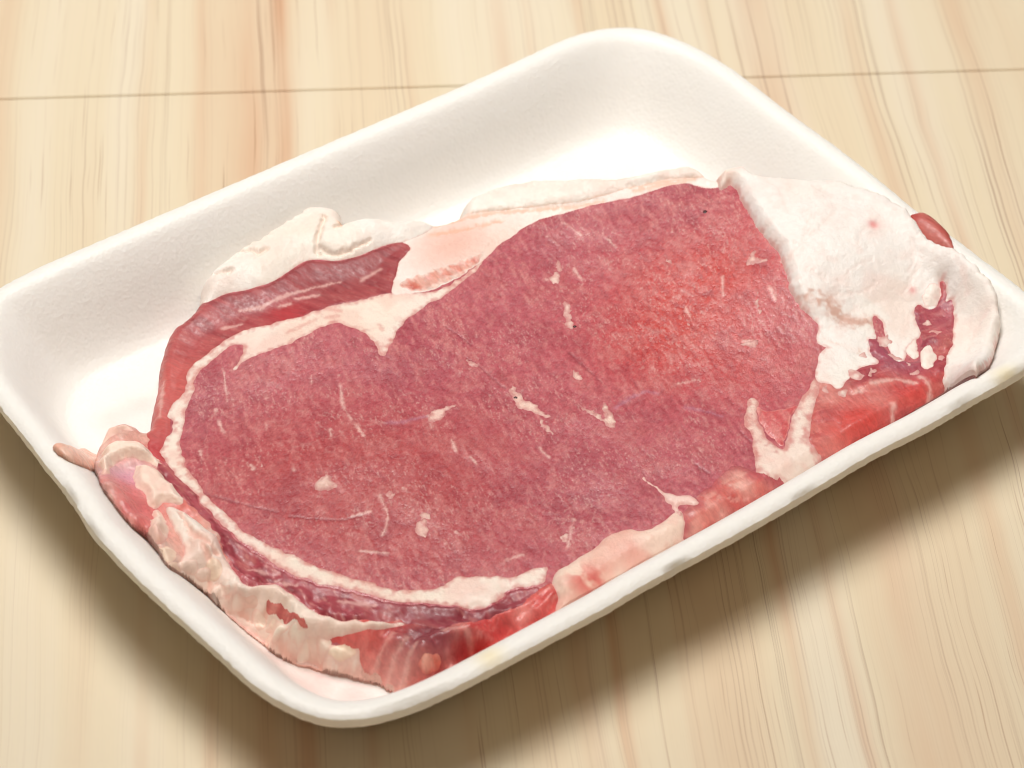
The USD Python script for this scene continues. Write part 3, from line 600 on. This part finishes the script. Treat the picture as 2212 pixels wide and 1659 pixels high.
# ---- right hand side
flank = [(1764, 822), (1796, 826), (1812, 838), (1832, 822), (1856, 794), (1897, 786), (1878, 760), (1872, 731), (1893, 731), (1917, 765), (1941, 780), (1973, 784), (1990, 760), (1985, 719), (1973, 675), (1981, 659), (2010, 668), (2028, 650), (2026, 610), (2040, 610), (2048, 650), (2060, 652), (2062, 703), (2056, 743), (2044, 788), (2040, 816), (2050, 842), (2050, 900), (1925, 960), (1804, 1024), (1776, 1000), (1770, 984), (1746, 960), (1750, 919), (1761, 875), (1765, 839)]
def flank_c(s, e):
    c = lean_c((196, 92, 92), (214, 130, 122), (166, 70, 82), (.35, 3), 77, .4)(s, e)
    c = blend(c, lin(204, 78, 72), .8 * bubble((1870, 910), .010) + .9 * bubble((1985, 850), .008) + .8 * bubble((1840, 970), .010))
    c = blend(c, lin(160, 78, 96), .8 * bubble((1900, 760), .006) + .6 * bubble((2030, 690), .009) + .8 * bubble((1960, 790), .006))
    c = blend(c, lin(222, 150, 140), .6 * bubble((1790, 850), .006) + .5 * bubble((1800, 975), .006) + .5 * bubble((1900, 870), .004))
    return blend(c, lin(238, 200, 190), .6 * gline([[(1880, 838), (1930, 826), (1980, 832)], [(1930, 880), (1926, 912)], [(1840, 860), (1860, 850)], [(1985, 818), (2006, 832), (2010, 850)]], .0007))
overlay('flank_muscle', flank, .0004, .0014, flank_c, RIB, edge=True, relief=(N2(100, 78, 2, (.35, 2)) - .5) * .0016, label='glossy red muscle at the right near edge')
yfat = [(1614, 865), (1628, 862), (1641, 874), (1639, 907), (1655, 946), (1691, 974), (1701, 936), (1721, 872), (1740, 845), (1762, 818), (1769, 839), (1764, 875), (1755, 919), (1752, 955), (1775, 980), (1780, 1002), (1760, 1030), (1703, 1060), (1675, 1040), (1635, 1026), (1628, 984), (1616, 931), (1605, 907), (1613, 890)]
overlay('fat_seam', yfat, .00010, .0024, fat_c((238, 218, 206), (232, 190, 178), .7, (200, 112, 108)), FAT, relief=fat_rel * .15, dip=.0002, soft=.0026, rough=1.1, fine=.8, vfine=.2, sig=1.4, label='forked fat seam near the right near edge')
overlay('lean_spot', [(1640, 880), (1660, 890), (1700, 882), (1719, 876), (1708, 905), (1699, 936), (1690, 966), (1672, 950), (1652, 938), (1642, 905)], .0003, .0012, lean_c((220, 102, 104), (232, 140, 136), (204, 80, 84), (FIB, 2.5), 79, .4, (236, 170, 162)), LEAN, label='pinkish red triangle inside the forked fat')
grist = [(1500, 1080), (1530, 1050), (1572, 1012), (1600, 1010), (1630, 1020), (1660, 1030), (1700, 1040), (1690, 1080), (1640, 1110), (1562, 1150), (1471, 1200), (1470, 1150), (1476, 1114)]
def grist_c(s, e):
    c = lean_c((220, 112, 104), (236, 168, 154), (206, 88, 84), (.7, 2), 81, .5)(s, e)
    c = blend(c, lin(236, 196, 182), .5 * bubble((1612, 1056), .003) + .5 * bubble((1500, 1110), .004) + .4 * bubble((1560, 1110), .003))
    c = blend(c, lin(206, 84, 78), .6 * bubble((1530, 1120), .004) + .7 * bubble((1650, 1060), .003))
    return blend(c, lin(178, 86, 92), .9 * sstep(.0045, -.0002, s + (FN2 - .5) * .004))
overlay('gristle', grist, .0001, .0026, grist_c, RIB, rough=1.6, relief=(N2(200, 82, 2) - .5) * .0012, label='translucent pink gristle on the near edge')
rfat = [(1193, 1252), (1205, 1235), (1229, 1220), (1278, 1188), (1310, 1163), (1340, 1149), (1358, 1144), (1390, 1146), (1431, 1127), (1463, 1105), (1478, 1112), (1474, 1163), (1460, 1215), (1320, 1295), (1215, 1345), (1203, 1300)]
def rfat_c(s, e):
    c = fat_c((242, 214, 198), (232, 176, 160), .8)(s, e)
    return blend(c, lin(214, 100, 94), (.7 * bubble((1258, 1262), .0045) + .5 * bubble((1290, 1255), .0035)) * sstep(.35, .6, FN2) + .3 * bubble((1360, 1190), .004))
overlay('fat_strip', rfat, .0016, .0030, rfat_c, FAT, edge=True, rnd=True, fine=.5, sig=1.5, relief=fat_rel * .9, depth=.003, label='peach coloured fat strip along the near edge')
overlay('fat_seam', [(1378, 1022), (1390, 1030), (1415, 1050), (1440, 1066), (1467, 1072), (1490, 1072), (1507, 1083), (1504, 1092), (1478, 1090), (1462, 1096), (1474, 1112), (1466, 1116), (1450, 1096), (1436, 1084), (1424, 1066), (1400, 1044)], .0005, .0012, fat_c((240, 208, 198), (234, 186, 176), .6), FAT, soft=.0012)
flap = [(1553, 361), (1569, 349), (1598, 343), (1618, 347), (1638, 366), (1698, 375), (1784, 389), (1824, 397), (1893, 419), (1937, 445), (1965, 465), (2001, 514), (2030, 538), (2063, 544), (2086, 558), (2110, 578), (2131, 602), (2147, 626), (2155, 663), (2162, 690), (2160, 720), (2151, 751), (2139, 784), (2110, 812), (2090, 850), (2062, 880), (2036, 840), (2036, 818), (2042, 788), (2054, 743), (2060, 703), (2058, 652), (2046, 652), (2040, 612), (2028, 610), (2030, 651), (2014, 671), (1983, 659), (1975, 675), (1980, 700), (1989, 725), (1975, 742), (1962, 750), (1960, 764), (1950, 780), (1935, 782), (1922, 765), (1912, 740), (1905, 700), (1885, 688), (1893, 735), (1876, 735), (1882, 763), (1897, 786), (1856, 796), (1832, 824), (1812, 842), (1796, 830), (1764, 824), (1768, 768), (1790, 752), (1768, 745), (1763, 727), (1768, 703), (1756, 693), (1735, 671), (1715, 655), (1705, 631), (1703, 602), (1691, 566), (1671, 530), (1626, 477), (1598, 429), (1580, 400), (1566, 408), (1554, 414), (1548, 395)]
flap_cr = gline([[(1640, 400), (1680, 430), (1700, 480)], [(1900, 620), (1860, 640), (1800, 650)], [(1740, 600), (1780, 620)], [(1700, 568), (1730, 545), (1760, 520), (1800, 480)], [(1718, 540), (1702, 570)], [(1966, 545), (1972, 580), (1960, 600)], [(1640, 372), (1700, 384), (1790, 394)], [(1810, 620), (1850, 590), (1880, 580)], [(1950, 640), (1975, 600), (1985, 570)], [(1770, 735), (1800, 745), (1850, 765)], [(1850, 545), (1860, 520), (1900, 500)], [(2130, 680), (2100, 740), (2090, 770)], [(2060, 560), (2080, 600), (2090, 640)], [(1960, 690), (1945, 740), (1935, 770)], [(1885, 690), (1860, 690), (1820, 690)], [(1760, 480), (1745, 500), (1730, 540)]], .0008)
def flap_c(s, e):
    c = fat_c((243, 236, 231), (240, 218, 210), .6, (222, 160, 152), .12)(s, e)
    br = np.maximum(gline([[(1738, 648), (1760, 655), (1790, 672), (1815, 692), (1850, 704), (1872, 702)]], .0022), 0)
    c = blend(c, lin(206, 158, 140), .85 * br * sstep(.30, .52, FN2))
    c = blend(c, lin(214, 166, 140), .7 * gline([[(1775, 742), (1800, 752), (1850, 768)]], .0010) * sstep(.35, .55, FN2))
    c = blend(c, lin(230, 130, 130), .9 * bubble((1884, 506), .0013) + .7 * bubble((1607, 370), .0018) + .6 * bubble((1970, 635), .0010))
    c = blend(c, lin(240, 208, 190), .6 * bubble((1562, 390), .004) + .5 * bubble((2090, 810), .006))
    return blend(c, lin(238, 208, 198), .22 * flap_cr)
overlay('fat_flap', flap, .0031 * (1 - .97 * np.minimum(1, bubble((1880, 760), .020) + bubble((1990, 720), .016) + bubble((1790, 800), .010))), .0030, flap_c, FAT, edge=True, relief=fat_rel * .8 - .00014 * flap_cr, depth=.004, rough=.9, fine=.6, vfine=.9, rnd=True, sig=1.2, soft=.0011, label='large white fat flap over the right end')
for cx, cy, rx, ry in ((1973, 758, 13, 19), (2006, 772, 18, 26), (2012, 640, 22, 26)):
    an = np.linspace(0, 2 * math.pi, 10)[:-1]
    overlay('fat_lump', np.c_[cx + rx * np.cos(an), cy + ry * np.sin(an)], .0005, .0022, fat_c((244, 230, 222), (240, 206, 198), .5), FAT, dz=.0, rough=1.2, vfine=1)
for bx, by, br in ((1908, 742, 12), (1925, 776, 9), (1850, 812, 12), (1822, 850, 9), (1790, 838, 10), (1955, 792, 7), (2000, 700, 9), (2022, 720, 7), (1985, 806, 8), (1880, 806, 8), (2035, 775, 7), (1868, 770, 8)):
    an = np.linspace(0, 2 * math.pi, 9)[:-1]; q = rng.uniform(.6, 1.35, 8)
    overlay('fat_fleck', np.c_[bx + br * q * np.cos(an) * 1.2, by + br * q * np.sin(an)], .0002, .0012, fat_c((240, 222, 214), (236, 200, 192), .5, (204, 126, 122)), FAT, soft=.0022, rough=2.2, vfine=2)
redb = [(1962, 466), (1975, 460), (1991, 458), (2022, 477), (2046, 501), (2060, 524), (2064, 546), (2045, 546), (2026, 538), (1990, 530), (1960, 500)]

# ---- fat flecks in the eye
flecks = [[(1096, 833), (1108, 840), (1124, 849), (1133, 865), (1149, 874), (1185, 898), (1188, 904), (1166, 899), (1144, 890), (1116, 883), (1104, 857)],
          [(1215, 652), (1225, 660), (1241, 704), (1240, 711), (1230, 708), (1222, 690)],
          [(1239, 801), (1248, 806), (1258, 818), (1250, 824), (1238, 815)],
          [(1255, 877), (1278, 885), (1304, 904), (1302, 880), (1310, 877), (1322, 893), (1327, 922), (1310, 918), (1280, 900)],
          [(699, 1258 - 12), (722, 1236), (730, 1250), (726, 1270 - 4), (708, 1258)],
          [(680, 1045), (690, 1032), (708, 1028), (722, 1040), (722, 1056), (700, 1063), (682, 1058)],
          [(898, 1138), (914, 1127), (930, 1142), (926, 1158), (908, 1154)], [(906, 1112), (926, 1108), (928, 1122), (914, 1126)],
          [(1206, 1158), (1220, 1152), (1226, 1166), (1214, 1174)], [(1236, 1142), (1244, 1134), (1246, 1146)],
          [(1180, 600), (1195, 600), (1204, 585), (1208, 604), (1196, 614)], [(1196, 570), (1206, 566), (1212, 592)],
          [(1438, 558), (1452, 562), (1454, 572), (1442, 568)], [(1612, 562), (1632, 540), (1634, 555), (1658, 560), (1640, 568), (1620, 574)],
          [(1626, 632), (1632, 645), (1638, 668), (1652, 668), (1644, 678), (1640, 690), (1634, 672)], [(1608, 742), (1626, 738), (1640, 734), (1644, 746), (1622, 752)],
          [(924, 896), (960, 882), (990, 880), (962, 890), (957, 902), (932, 914)], [(1006, 775), (1020, 780), (1036, 792), (1020, 792)], [(1164, 905), (1180, 916), (1194, 942), (1180, 935)],
          [(836, 1060), (846, 1056), (850, 1072), (840, 1078)], [(558, 985), (564, 1000), (566, 1016), (560, 1008)], [(1500, 820), (1512, 818), (1510, 826)], [(1476, 676), (1488, 690), (1495, 704), (1486, 696)]]
for i, fpx in enumerate(flecks):
    if i == 4: continue
    overlay('fat_fleck', fpx, .0010 if i == 5 else .00009, .0022 if i == 5 else .0006, fat_c((236, 204, 192), (230, 184, 174), .5, (190, 104, 106)), FAT, soft=.0016, depth=.0012, rough=1.1, vfine=1.6, dip=.0003, sig=.7)
for px, r in pits:
    an = np.linspace(0, 2 * math.pi, 9)[:-1]
    r *= .8; q = np.c_[px[0] + r * 8500 * np.cos(an), px[1] + r * 6000 * np.sin(an)]
    overlay('dark_pit', q, .0001, .0002, lambda s, e: flat(lin(70, 30, 32)), RIB, depth=.001, rough=.1, soft=.0001, sig=.5)

# ---- pieces that lie on the tray itself
def loose(name, px, h, w, tintf, material, label, rough=.6):
    pl = plan(spline(px, 5), h * .6, tray=True)
    m = inside(pl, rough); s = gf(sdist(m), 1.5)
    rd_ = np.sqrt(np.clip(1 - (1 - np.clip(s / w, 0, 1)) ** 2, 0, 1))
    base = np.maximum(ZT + .0002, 0)
    T = base + h * rd_ + .0004 * (FN2 - .5) * rd_
    mask = s > 0
    pr = solid(f'{steak_path}/{name}', mask, T, base, material, tintf(s, sstep(.0008, 0, s)))
    if pr is not None: keys(pr, label=label)
loose('membrane', [(111, 958), (128, 956), (150, 962), (180, 964), (205, 978), (240, 990), (236, 1016), (206, 1014), (190, 1008), (160, 996), (138, 986), (122, 972)], .0024, .0040, lambda s, e: blend(blend(flat(lin(234, 184, 164)), lin(238, 204, 188), sstep(.5, .65, FN2)), lin(206, 140, 110), .7 * bubble((120, 962), .0035)), RIB, 'thin translucent pink tail on the tray rim')
loose('lean_spot', redb, .0018, .005, lean_c((198, 96, 88), (212, 120, 110), (188, 80, 74), (2.2, 2.5), 83, .2), LEAN2, 'red lean piece peeking out behind the fat flap')
